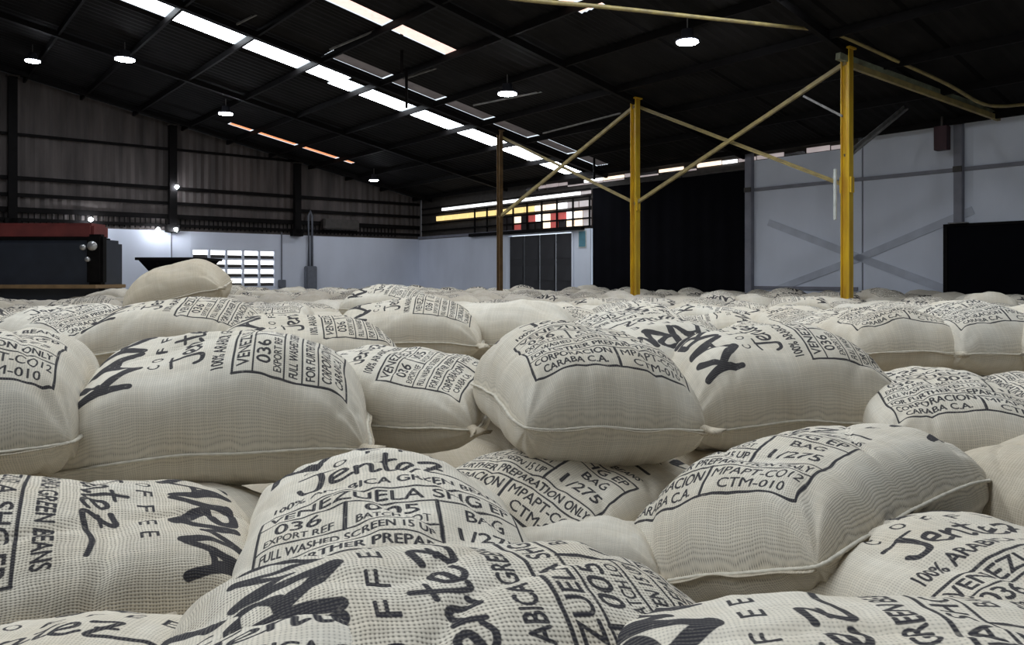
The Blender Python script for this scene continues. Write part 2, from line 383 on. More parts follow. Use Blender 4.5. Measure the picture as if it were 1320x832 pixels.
# louvred window band over the sheet door
lw = hall_root('window_1', WR + .1, 22, Z1); lw['kind'] = 'structure'
hall('backing', 'steel_brown', WR + .14, WR + .2, 17.75, LG, Z1 - .1, EAVE, lw)
LB = 17.78
def band(z0, z1, l0, l1, n, pick):
    st = (l1 - l0) / n
    for i in range(n):
        hall('pane', pick(i), WR + .06, WR + .10, l0 + i * st + .03, l0 + (i + 1) * st - .03, z0, z1, lw)
rr = random.Random(7)
band(CAMZ + 2.66, CAMZ + 2.76, LB, 26.4, 18, lambda i: 'pane_grey' if i < 1 else 'pane_white')
band(CAMZ + 2.26, CAMZ + 2.45, LB, 26.8, 16, lambda i: ['pane_grey', 'pane_grey', 'pane_white', 'pane_cream', 'pane_cream', 'pane_yellow', 'pane_yellow'][i] if i < 7 else 'pane_yellow')
band(CAMZ + 1.90, CAMZ + 2.13, LB, 22.5, 12, lambda i: ['pane_grey', 'pane_cream', 'pane_white', 'pane_red', 'pane_red', 'pane_cream', 'pane_white', 'pane_red', 'pane_dark', 'pane_cream', 'pane_dark', 'pane_dark'][i])
band(CAMZ + 1.64, CAMZ + 1.84, LB, 22.5, 12, lambda i: ['pane_grey', 'pane_cream', 'pane_cream', 'pane_dark', 'pane_red', 'pane_cream', 'pane_dark', 'pane_dark', 'pane_dark', 'pane_red', 'pane_dark', 'pane_dark'][i])
for z in (1.60, 1.865, 2.16, 2.56, 2.80):
    hall('rail', 'steel_dark', WR - .0, WR + .06, LB, LG - .2, CAMZ + z - .02, CAMZ + z + .03, lw)
for i in range(9): hall('mullion', 'steel_dark', WR + .0, WR + .05, LB + i * .78, LB + i * .78 + .05, Z1, CAMZ + 2.6, lw)

# folding sheet-steel door
dr = hall_root('door_1', WR + .08, 20.25, 0); dr['kind'] = 'structure'
for i in range(4):
    l0 = 18.62 + i * .83
    lf = hall('door_leaf', 'door_dark', WR + .02, WR + .07, l0, l0 + .79, 0, CAMZ + 1.42, dr, .01)
    for k in range(3):
        r_ = MB().box(-.02, .0, -.36, .36, 0, .5, .006).build('panel', 'door_dark', lf); r_.location = (-.025, 0, 1.3 + k * .75)
mbj = MB().box(WR - .03, WR + .1, 21.92, 22.06, 0, CAMZ + 1.46); hall_mesh('jamb', mbj, 'white_wall', dr)
mbj = MB().box(WR - .03, WR + .1, 18.50, 18.60, 0, CAMZ + 1.46); hall_mesh('jamb', mbj, 'white_wall', dr)
sgn = hall_root('wall_sign', WR - .02, 18.1, CAMZ + .98)
hall('board', 'teal_sign', WR - .03, WR - .01, 17.95, 18.25, CAMZ + .95, CAMZ + 1.45, sgn)
hall('border', 'white_tube', WR - .022, WR - .005, 17.92, 18.28, CAMZ + .92, CAMZ + 1.48, sgn)
tag(sgn, 'small teal sign fixed to the pale pier right of the dark folding door', 'sign')
# black door at the right
d2 = hall_root('door_2', WR, 5.8, 0); d2['kind'] = 'structure'
hall('door_leaf', 'black_cloth', WR - .06, WR + .0, 4.6, 6.98, 0, CAMZ + 1.05, d2, .01)
hall('frame', 'steel_dark', WR - .08, WR + .02, 6.98, 7.06, 0, CAMZ + 1.10, d2)
hall('frame', 'steel_dark', WR - .08, WR + .02, 4.5, 7.06, CAMZ + 1.05, CAMZ + 1.10, d2)
# wall posts
def wallpost(l, w_, label, z1=EAVE, z0=0):
    o = hall_root('wall_post', WR - .1, l, 0)
    hall('shaft', 'wall_girt', WR - .14, WR - .0, l - w_ / 2, l + w_ / 2, z0, z1, o, .01)
    hall('base_plate', 'steel_grey', WR - .2, WR - .0, l - w_, l + w_, z0, z0 + .02, o)
    hall('girt_clip', 'steel_brown', WR - .17, WR - .14, l - w_ / 2, l + w_ / 2, CAMZ + 2.18, CAMZ + 2.30, o)
    tag(o, label, 'post')
wallpost(11.82, .20, 'pale grey steel wall post at the right edge of the black tarpaulin')
wallpost(6.75, .17, 'pale grey steel wall post rising above the black door at far right', EAVE, CAMZ + 1.1)
rb = hall_root('hanging_box', WR - .4, 6.95, EAVE - .7)
hall('body', 'maroon', WR - .5, WR - .3, 6.82, 7.08, EAVE - .62, EAVE - .12, rb, .01)
hall('hanger', 'steel_brown', WR - .42, WR - .38, 6.93, 6.97, EAVE - .12, EAVE + .1, rb)
tag(rb, 'small dark maroon box hanging under the eave beside the right wall post', 'box')

# far gable wall
gw = hall_root('wall_back', 0, LG, 0); gw['kind'] = 'structure'
hall('masonry', 'white_wall', WL, 8.3, LG, LG + T, 0, Z1 - .02, gw); hall('masonry', 'white_wall', 11.35, WR, LG, LG + T, 0, Z1 - .02, gw)
hall('masonry', 'white_wall', 8.3, 11.35, LG, LG + T, 0, CAMZ - .42, gw); hall('masonry', 'white_wall', 8.3, 11.35, LG, LG + T, CAMZ + .97, Z1 - .02, gw)
# corrugated cladding, one sheet per metre
i = 0
w = WL
while w < WR:
    w1 = min(w + 1.03, WR + .18); V = []; F = []; n = 16
    for k in range(n + 1):
        ww = w + (w1 - w) * k / n; off = 0.018 * math.cos(k * math.pi / 2)
        V += [(ww, LG + .04 + off + (i % 2) * .03, Z1 - .1), (ww, LG + .04 + off + (i % 2) * .03, roof_z(ww) + .0)]
    for k in range(n): F.append((2 * k, 2 * k + 2, 2 * k + 3, 2 * k + 1))
    me = mesh_from('cladding_sheet', V, F); link('cladding_sheet', me, gw, 'cladding').location = (0, -LG, 0)
    w += 1.0; i += 1
for z, t in ((4.30, .08), (2.95, .11), (2.43, .11), (1.95, .16), (1.68, .10)):
    hall('girt', 'steel_dark', WL if z < 3.3 else WL, min(WR, WR - (CAMZ + z - EAVE) / SLOPE) if CAMZ + z > EAVE else WR, LG - .08, LG, CAMZ + z, CAMZ + z + t, gw)
mb = MB()                                # railing bars in the band above the masonry
w = -2.0
while w < 16.5:
    mb.box(w, w + .035, LG - .05, LG - .02, CAMZ + 1.62, CAMZ + 1.98); w += .16
hall_mesh('ventilation_bars', mb, 'steel_dark', gw); gw.children[-1]['kind'] = 'stuff'
for k, (w, lab) in enumerate(((3.03, 'dark steel gable column furthest left, above the navy machine'), (7.64, 'dark steel gable column rising above the black hopper'),
                              (12.1, 'dark steel gable column above the grey switch box'), (-1.5, 'dark steel gable column beneath the ridge, out beyond the left edge'))):
    o = hall_root('gable_column', w, LG - .15, 0)
    hall('shaft', 'steel_dark', w - .12, w + .12, LG - .3, LG - .08, CAMZ + 1.6, roof_z(w) - .1, o)
    hall('cap_plate', 'steel_brown', w - .18, w + .18, LG - .34, LG - .06, roof_z(w) - .12, roof_z(w) - .08, o)
    hall('bracket', 'steel_dark', w - .2, w + .2, LG - .3, LG, CAMZ + 1.5, CAMZ + 1.75, o)
    tag(o, lab, 'column')
# block window of daylight slots
bw = hall_root('window_2', 9.8, LG, CAMZ - .42); bw['kind'] = 'structure'
hall('backing', 'steel_brown', 8.3, 11.35, LG + .15, LG + .2, CAMZ - .42, CAMZ + .97, bw)
for r_ in range(4):
    for c in range(5):
        w0 = 8.36 + c * .60; z0 = CAMZ + .97 - .06 - r_ * .335
        hall('light_slot', 'daylight_slot', w0, w0 + .53, LG + .10, LG + .14, z0 - .155, z0, bw)
        hall('dark_louvre', 'steel_brown', w0, w0 + .53, LG + .06, LG + .1, z0 - .27, z0 - .17, bw)  # dark bar beneath each slot
for c in range(6): hall('mullion', 'white_wall', 8.28 + c * .6, 8.36 + c * .6, LG - .02, LG + .16, CAMZ - .42, CAMZ + .97, bw)
for r_ in range(5): hall('transom', 'white_wall', 8.3, 11.35, LG + .0, LG + .16, CAMZ + .91 - r_ * .335, CAMZ + .97 - r_ * .335, bw)
# walls the camera does not see
tag(hall('wall_left', 'white_wall', WL - T, WL, LF, LG, 0, roof_z(WL)), kind='structure')
fw = hall_root('wall_front', 0, LF, 0); fw['kind'] = 'structure'
hall('masonry', 'white_wall', WL, -2.5, LF - T, LF, 0, EAVE, fw); hall('masonry', 'white_wall', 2.5, WR, LF - T, LF, 0, EAVE, fw)
hall('lintel', 'white_wall', -2.5, 2.5, LF - T, LF, EAVE - .6, EAVE, fw)
V = [(WL, 0, EAVE), (RIDGE, 0, roof_z(RIDGE)), (WR, 0, EAVE)]
link('gable_cladding', mesh_from('gable_cladding', V, [(0, 1, 2)]), fw, 'cladding')

# roof: corrugated sheets, one per metre of length, some translucent
rf = hall_root('ceiling', 0, 8, EAVE); rf['kind'] = 'structure'
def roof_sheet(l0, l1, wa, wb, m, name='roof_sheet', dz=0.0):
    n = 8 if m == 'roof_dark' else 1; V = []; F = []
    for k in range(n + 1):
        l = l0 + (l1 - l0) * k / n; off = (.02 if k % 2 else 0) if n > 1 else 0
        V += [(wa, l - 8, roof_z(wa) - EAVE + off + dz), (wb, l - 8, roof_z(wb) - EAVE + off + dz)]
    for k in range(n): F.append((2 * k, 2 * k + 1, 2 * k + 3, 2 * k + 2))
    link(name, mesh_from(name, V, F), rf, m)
strips = []     # (l0, l1, wa, wb, material)
for l0, l1 in ((13.7, 14.15),): strips.append((l0, l1, 2.0, 9.7, 'pink_sheet'))
strips.append((9.6, 10.2, 2, 9.9, 'pink_sheet'))
strips.append((17.6, 18.4, RIDGE, 9.1, 'sky_sheet')); strips.append((17.8, 18.60, 8.9, 17.3, 'sky_sheet'))
strips.append((16.35, 16.85, 8.0, 17.0, 'grimy_sheet'))  # faintly glowing strip for the pale lit band beside the white skylight
strips.append((25.45, 25.75, 8.8, 13.3, 'orange_sheet'))
for l0 in (5.6, 1.6):  # unseen strips above the camera, added to light the near sacks
    strips.append((l0, l0 + 1.0, RIDGE, 11.5, 'sky_sheet')); strips.append((l0, l0 + 1.0, -11, RIDGE, 'sky_sheet'))
def cover(l0, l1):      # sheet of the roof between l0 and l1, cut where a strip lies
    cuts = sorted(s for s in strips if s[0] <= l0 + 1e-6 and s[1] >= l1 - 1e-6)
    for side in ((RIDGE, WR + .5), (WL - .5, RIDGE)):
        a = side[0]
        for s in sorted(cuts, key=lambda s: s[2]):
            if s[3] <= side[0] or s[2] >= side[1]: continue
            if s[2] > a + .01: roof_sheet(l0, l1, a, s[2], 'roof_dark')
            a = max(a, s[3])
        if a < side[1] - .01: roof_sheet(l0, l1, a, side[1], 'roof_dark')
edges = sorted(set([round(LF - .3 + i * 1.0, 3) for i in range(int(LG - LF) + 1)] + [LG + .3] + [s[0] for s in strips] + [s[1] for s in strips]))
for a, b in zip(edges, edges[1:]): cover(a, b)
def purlin_ws():
    w = WR - .3
    out = []
    while w > WL: out.append(w); w -= 1.55
    return out
PWS = [w for w in purlin_ws() if abs(w - RIDGE) > .4]
for l0, l1, wa, wb, m in strips:
    stops = [wa] + sorted(w for w in PWS if wa + .3 < w < wb - .3) + [wb]
    rq = random.Random(int(l0 * 10))
    for a, b in zip(stops, stops[1:]):
        dd = rq.uniform(-.06, .06) if l0 > 12 else 0
        roof_sheet(l0 + max(dd, 0), l1 + min(dd, 0), a + .03, b - .03, m, 'skylight_panel', .01)
ords = ['first', 'second', 'third', 'fourth', 'fifth', 'sixth', 'seventh', 'eighth', 'ninth', 'tenth', 'eleventh', 'twelfth']
for i, w in enumerate([w for w in PWS if w > RIDGE]):
    o = hall('purlin', 'steel_dark', w - .03, w + .03, LF, LG, roof_z(w) - .16, roof_z(w) - .02)
    tag(o, 'dark steel purlin running under the roof sheets, %s up from the right eave' % ords[i], 'purlin', 'purlins under the roof')
# rafters, one per frame
for i in range(8):
    l = 6.97 + (i - 3) * 5.0
    if l > LG: break
    o = hall_root('rafter', WR, l, EAVE)
    zt = -.18
    for (wa, wb) in ((RIDGE, WR), (WL, RIDGE)):
        near = i == 3
        if near and wa == RIDGE:
            hall_mesh('beam', MB().bar((13.3, l, roof_z(13.3) - .34), (WR - .15, l - 1.0, roof_z(WR) - .08), .07, .10), 'yellow_dull', o)
            hall_mesh('beam', MB().bar((13.1, l + .06, roof_z(13.1) - .26), (WR - .12, l - .94, roof_z(WR) + .02), .10, .12), 'green_grey', o)
            wb2 = 13.3
        else: wb2 = wb
        hall_mesh('beam', MB().bar((max(wa, WL + .05), l, roof_z(max(wa, WL + .05)) - .13), (min(wb2, WR - .05), l, roof_z(min(wb2, WR - .05)) - .13), .10, .14), 'steel_dark', o)
    if i >= 2:
        mb = MB()
        k = 13.3
        tag(o, ['', '', 'dark steel rafter overhead nearest the camera', 'rafter green-grey and dull yellow from nearest yellow post to right wall',
                'dark steel rafter above the middle yellow post', 'dark steel rafter just in front of the white skylight strip, over the thin brown post',
                'dark steel rafter beyond the white skylight strip', 'dark steel rafter against the far gable'][i], 'rafter')
    else: tag(o, 'dark steel rafter behind the camera, %s bay' % ords[i], 'rafter')
# ---------------------------------------------------------------- posts with their bracing
WPOST = 13.3
def roof_post(l, m, r, label, ztop):
    o = hall_root('steel_post', WPOST, l, 0)
    mb = MB().box(-r, r, -r, -r + .015, 0, ztop).box(-r, r, r - .015, r, 0, ztop).box(-.012, .012, -r, r, 0, ztop)
    s = mb.build('shaft', m, o)
    b = MB().box(-r * 2, r * 2, -r * 2, r * 2, 0, .025, .004).build('base_plate', 'steel_grey', o)
    MB().box(-r * 1.5, r * 1.5, -r * 1.5, r * 1.5, ztop, ztop + .03).build('cap_plate', m, o)
    MB().box(-r * .7, r * .7, r, r + .03, CAMZ + 1.48, CAMZ + 1.76).box(-r * .7, r * .7, -r - .03, -r, CAMZ + 1.48, CAMZ + 1.76).build('gusset', m, o)
    tag(o, label, 'post'); return o
ZT = CAMZ + 4.02
P1 = roof_post(6.97, 'yellow_paint', .078, 'bright yellow steel post, the tallest and nearest, in front of pale wall', ZT)
P2 = roof_post(11.97, 'yellow_paint', .078, 'yellow steel post standing before the black tarpaulin', ZT)
P3 = roof_post(16.97, 'yellow_brown', .062, 'thin brown-yellow steel post in front of the blue-lit far wall', ZT)
mb = MB().tube([(-.17, .13, CAMZ + 1.0), (-.17, .13, CAMZ + 1.9)], .03, 10); tb_ = mb.build('cable_guard', 'white_tube', P1); tb_.name = 'cable_guard'
def brace(l0, z0, l1, z1, m, label, w0=WPOST, w1=WPOST, t=.07):
    a = B(w0, l0, z0); b = B(w1, l1, z1); c = (a + b) / 2
    o = MB().bar(a - c, b - c, t, t * .3).build('brace', m); 
    bm = bmesh.new(); bm.from_mesh(o.data)
    q = (b - a).to_track_quat('Y', 'Z')
    r = bmesh.ops.create_cube(bm, size=1)
    for v in r['verts']: v.co = q @ Vector((v.co.x * t * .25 - t * .38, v.co.y * (b - a).length, v.co.z * t + t * .3))
    bm.to_mesh(o.data); bm.free()
    o.location = c; tag(o, label, 'brace')
lo = CAMZ + 1.62
brace(6.97, CAMZ + 3.78, 11.97, lo, 'yellow_dull', 'brace sloping from top of nearest yellow post down to middle post')
brace(11.97, CAMZ + 3.85, 7.1, lo, 'yellow_dull', 'brace sloping from top of middle yellow post down to nearest post', WPOST + .1, WPOST + .1)
brace(11.97, CAMZ + 3.85, 16.97, lo, 'yellow_dull', 'brace sloping left from top of middle yellow post to brown post')
brace(11.97, lo, 16.97, CAMZ + 3.85, 'yellow_dull', 'brace rising left from middle yellow post to top of brown post', WPOST + .1, WPOST + .1)
brace(6.97, CAMZ + 2.1, 6.97, CAMZ + 3.28, 'steel_grey', 'dark knee brace right of nearest yellow post up to the rafter', WPOST, 15.6, .09)
# horizontal rods under the roof (wind bracing)
for k, (a, b, lab) in enumerate((
    (at(300, 34, 17.0), at(420, -26, 15.2), 'pale thin roof rod left of the others, over the white skylight'),
    (at(425, 64, 17.2), at(545, 14, 15.4), 'pale thin roof rod crossing the pinkish skylight strip'),
    (at(520, 102, 18.4), at(640, 62, 17.2), 'pale thin roof rod between the skylight strip and the round lamp'),
    (at(610, 136, 19.0), at(760, 106, 18.0), 'pale thin roof rod passing behind the round lamp over the middle'),
    (at(700, 172, 20.4), at(800, 146, 18.6), 'pale thin roof rod left of the middle yellow post'),
    (at(1036, 124, 13.6), at(1086, 150, 13.0), 'short dark rod left of the nearest yellow post'))):
    c = (a + b) / 2; o = MB().bar(a - c, b - c, .035, .035).build('roof_rod', 'steel_grey'); o.location = c; tag(o, lab, 'rod')
# hanger frames beside the skylight strip
for k, (px, py, d, h, lab) in enumerate(((518, 28, 17.2, 1.15, 'dark hanger dropping beside the end of the pinkish skylight'), (524, 88, 17.6, .9, 'dark hanger crossing the white skylight strip'),
                                      (766, 204, 21.8, .6, 'dark short hanger under the eave left of the middle yellow post'))):
    p = at(px, py, d); o = MB().bar((0, 0, 0), (0, 0, -h), .06, .06).build('roof_hanger', 'steel_dark'); o.location = p; tag(o, lab, 'hanger')
# sagging yellow pipe
pts = [at(560, -16, 10.2), at(680, 0, 10.6), at(780, 9, 11.2), at(900, 22, 12.0), at(1000, 33, 12.8), at(1050, 38, 13.3), at(1086, 47, 13.55), at(1150, 76, 13.9), at(1220, 108, 14.3), at(1262, 132, 14.7), at(1290, 137, 14.9), at(1330, 134, 14.9), at(1420, 130, 14.9)]
pc = pts[5]
sm = []
for i in range(len(pts) - 1):
    for k in range(4): 
        p0 = pts[max(i - 1, 0)]; p1 = pts[i]; p2 = pts[i + 1]; p3 = pts[min(i + 2, len(pts) - 1)]; t = k / 4
        sm.append(.5 * ((2 * p1) + (p2 - p0) * t + (2 * p0 - 5 * p1 + 4 * p2 - p3) * t * t + (3 * p1 - p0 - 3 * p2 + p3) * t ** 3) - pc)
o = MB().tube(sm, .032, 8).build('roof_pipe', 'yellow_dull', None, True); o.location = pc
tag(o, 'long dull yellow pipe sagging across the upper right under the roof', 'pipe')

# ---------------------------------------------------------------- high-bay lamps
def lamp(px, py, r, label, idx):
    hh = (HY - py) / FPX
    pw = (px - HX) / FPX * AW.x + AW.y
    d = (3.25 + SLOPE * WR - .42) / (hh + SLOPE * pw)
    p = at(px, py, d)
    o = empty('high_bay_lamp', p)
    MB().lathe([(r * .5, .20), (r * .55, .08), (r, .03), (r * 1.04, -.005), (r * .97, -.01)]).build('housing', 'lamp_body', o, True)
    MB().lathe([(r * .92, -.012), (r * .95, -.03), (r * .6, -.05), (r * .1, -.055)]).build('lens', 'lamp_glow', o, True)
    MB().tube([(0, 0, .2), (0, 0, .42)], .012, 8).build('hook', 'steel_grey', o)
    tag(o, label, 'lamp', 'high-bay lamps under the roof')
lamp(42, 78, .19, 'round white high-bay lamp furthest left under the roof', 0)
lamp(161, 76, .24, 'round white high-bay lamp second from the left', 1)
lamp(291, 146, .21, 'round white high-bay lamp just above the orange skylight strip', 2)
lamp(482, 232, .17, 'tiny round white lamp low under the far roof, right of the orange strip', 3)
lamp(654, 120, .22, 'bright round white lamp in the middle below the skylight strip', 4)
lamp(886, 53, .20, 'bright round white lamp below the yellow pipe on the right', 5)
for px, py, lab in ((228, 241, 'tiny white bulb on the gable column'), (204, 296, 'tiny white bulb on the masonry edge, left of pair'), (227, 296, 'tiny white bulb on the masonry edge, right of pair'), (117, 283, 'tiny white bulb above the corner of red tarpaulin')):
    hh = (px - HX) / FPX * AL.x + AL.y; d = (LG - .4) / hh
    o = empty('wall_bulb', at(px, py, d)); MB().lathe([(.01, -.07), (.06, -.03), (.06, .02), (.025, .06)], n=10).build('bulb', 'lamp_glow', o, True)
    MB().lathe([(.03, .06), (.03, .12)], n=8).build('socket', 'steel_dark', o); tag(o, lab, 'bulb')

# ---------------------------------------------------------------- machine at left, hopper, boxes on the gable wall
D = 17.0
mroot = empty('covered_machine', at(60, 370, D) * 1.0); mroot.location = (at(60, 360, D).x, D, 0)
x0, x1 = at(-260, 0, D).x - mroot.location.x, at(139, 0, D).x - mroot.location.x
zb, zm, zt = at(0, 367, D).z, at(0, 309, D).z, at(0, 288, D).z
MB().box(x0, x1, -.2, .7, zb - 1.2, zm, .08).build('body', 'truck_navy', mroot)
MB().box(x0, x1 - .28, -.1, .6, zm, zt, .06).build('tarpaulin_cover', 'truck_red', mroot)
MB().box(x0, x1 - .25, -.14, .6, zm - .02, zm + .05, .01).build('rim', 'steel_dark', mroot)
MB().box(x0, x1 + .05, -.6, .7, zb - .08, zb, .01).build('ledge', 'wood', mroot)
MB().box(x1 - .3, x1 + .05, -.34, -.1, zb, zm + .1, .05).build('end_bracket', 'steel_dark', mroot)
for dx, z, r in ((-.14, 318, .10), (-.34, 320, .06), (-.24, 335, .05)):
    m_ = MB().lathe([(r * .8, 0), (r, .02), (r, .08)], n=16); bmesh.ops.rotate(m_.bm, verts=m_.bm.verts, matrix=Matrix.Rotation(R(90), 3, 'X'))
    q = m_.build('round_light', 'lens', mroot, True); q.location = (x1 + dx, -.32, at(0, z, D).z)
for sx in (x0 + 1, x1 - .4): MB().box(sx - .1, sx + .1, .1, .6, 0, zb - 1.2).build('leg', 'steel_dark', mroot)
tag(mroot, 'long dark navy machine with a faded red cover at the left edge', 'machine')
D = 19.5
hp = empty('hopper', (at(213, 0, D).x, D, 0))
ax, bx = at(176, 0, D).x - hp.location.x, at(254, 0, D).x - hp.location.x
zt, zb2 = at(0, 333, D).z, at(0, 372, D).z
V = [(ax, 0, zt), (bx, 0, zt), (bx, 1.6, zt), (ax, 1.6, zt), (ax + .45, .55, zb2), (bx - .45, .55, zb2), (bx - .45, 1.0, zb2), (ax + .45, 1.0, zb2)]
link('funnel', mesh_from('funnel', V, [(0, 1, 5, 4), (1, 2, 6, 5), (2, 3, 7, 6), (3, 0, 4, 7), (4, 5, 6, 7)]), hp, 'black_cloth')
MB().box(ax - .03, bx + .03, -.03, 0, zt - .05, zt + .02).box(ax - .03, bx + .03, 1.6, 1.63, zt - .05, zt + .02).box(ax - .03, ax, 0, 1.6, zt - .05, zt + .02).box(bx, bx + .03, 0, 1.6, zt - .05, zt + .02).build('rim', 'steel_dark', hp)
for sx in (ax + .5, bx - .5):
    for sy in (.1, 1.5): MB().box(sx - .03, sx + .03, sy - .03, sy + .03, 0, zt - .05).build('leg', 'steel_dark', hp)
MB().lathe([(.12, 0), (.12, zb2)], (0, .8, 0), 12).build('chute', 'steel_dark', hp)
tag(hp, 'black funnel-shaped hopper standing behind the raised sack on the left', 'hopper')
def gable_at(px, py, off=.1):
    hh = (px - HX) / FPX * AL.x + AL.y; d = (LG - off) / hh; p = at(px, py, d); return (p.dot(AW), p.z)
w, z1 = gable_at(400, 272); _, z0 = gable_at(400, 350)
o = hall_root('switch_box', w, LG - .1, z0 - .8)
hall('cabinet', 'box_grey', w - .22, w + .22, LG - .25, LG - .01, z0 - .75, z0 + .2, o, .03)
hall_mesh('conduit', MB().tube([(w - .06, LG - .08, z0 + .1), (w - .06, LG - .08, z1 - .2), (w, LG - .1, z1), (w + .08, LG - .08, z1 - .2), (w + .08, LG - .08, z0 + .1)], .045, 8), 'box_grey', o, True)
hall('door', 'box_grey', w - .18, w + .18, LG - .265, LG - .25, z0 - .7, z0 + .15, o, .005)
tag(o, 'long grey switch box with twin conduits on the far wall', 'electrical box')
w, z1 = gable_at(364, 300); _, z0 = gable_at(364, 366)
o = hall_root('socket_box', w, LG - .05, z0 - .15)
hall('box', 'box_grey', w - .14, w + .14, LG - .12, LG - .01, z0 - .15, z0 + .15, o, .02)
hall('conduit', 'box_grey', w - .02, w + .02, LG - .05, LG - .01, z0 + .15, z1, o)
tag(o, 'small grey socket box below a thin conduit, right of block window', 'electrical box')
w, z1 = gable_at(222, 296); _, z0 = gable_at(222, 334)
o = hall('wall_cable', 'box_grey', w - .015, w + .015, LG - .04, LG - .01, z0, z1); tag(o, 'thin vertical cable on far wall above the hopper', 'cable')
o = hall('duct', 'steel_brown', 13.1, 14.6, LG - .4, LG - .05, CAMZ + 1.8, CAMZ + 2.2, None, .04); tag(o, 'brown rectangular duct box high on the gable wall right of the switch box', 'duct')

# ---------------------------------------------------------------- jute sacks
def sack_point(s, t, side, seed, wd_, ln, ht, hb, bend, fine):
    u = math.sin(math.pi / 2 * s); v = math.sin(math.pi / 2 * t) * .55 + t * .45
    a, b = abs(u), abs(v)
    hw, hl = wd_ / 2, ln / 2
    sd = Vector((seed * 3.17, seed * 1.31, seed * 2.03))
    cu = math.cos(math.pi / 2 * s)
    T = (max(cu, 0) ** .62) * (max(1 - b ** 3.8, 0) ** .52)
    x = hw * u * (1 - .04 * (1 - b * b) - .09 * b ** 7)
    y = hl * v * (1 - .03 * (1 - a * a) * b - .05 * a ** 7)
    h = (ht if side > 0 else -hb)
    q = Vector((x, y, side * .3))
    # lumps of packed beans, folds running in from the seams
    lump = noise.noise(q * 3.2 + sd) * .20 + noise.noise(q * 7.5 + sd) * .08
    z = h * T * (1 + lump)
    endf = math.exp(-(1 - b) * 5.5); sidef = math.exp(-(1 - a) * 6)
    fold = noise.noise(Vector((x * 13, y * 3.0, side * 5)) + sd)
    fold2 = noise.noise(Vector((x * 4, y * 15, side * 7)) + sd)
    soft = min(1, T * 2.2)
    z += side * soft * (.020 * endf * fold * b + .009 * sidef * fold2)
    # gathers that fan out of the corners
    dc = math.hypot(1 - a, 1 - b); an_ = math.atan2(1 - b, 1 - a + 1e-6)
    z += side * soft * .013 * math.exp(-dc * 3.4) * math.sin(an_ * 11 + seed + (3 if u > 0 else 0) + (5 if v > 0 else 0) + 2.2 * noise.noise(q * 5 + sd))
    # long slack creases across the cloth
    cr = noise.noise(Vector((x * 5 + y * 3, y * 2.2 - x * 1.5, 3 + side)) + sd)
    z -= side * soft * .008 * max(0, 1 - abs(cr) * 9)
    if fine: z += side * soft * (.0016 * noise.noise(q * 45 + sd) + .003 * noise.noise(q * 20 + sd))
    zs = .014 * noise.noise(Vector((x * 5, y * 5, 9)) + sd) * (1 - T)     # wander of the seam
    x += .012 * noise.noise(Vector((y * 6, 0, 1)) + sd) * a ** 3
    y += .014 * noise.noise(Vector((x * 6, 0, 4)) + sd) * b ** 3
    z += zs - bend * (y * y) - bend * .5 * x * x
    return Vector((x, y, z))
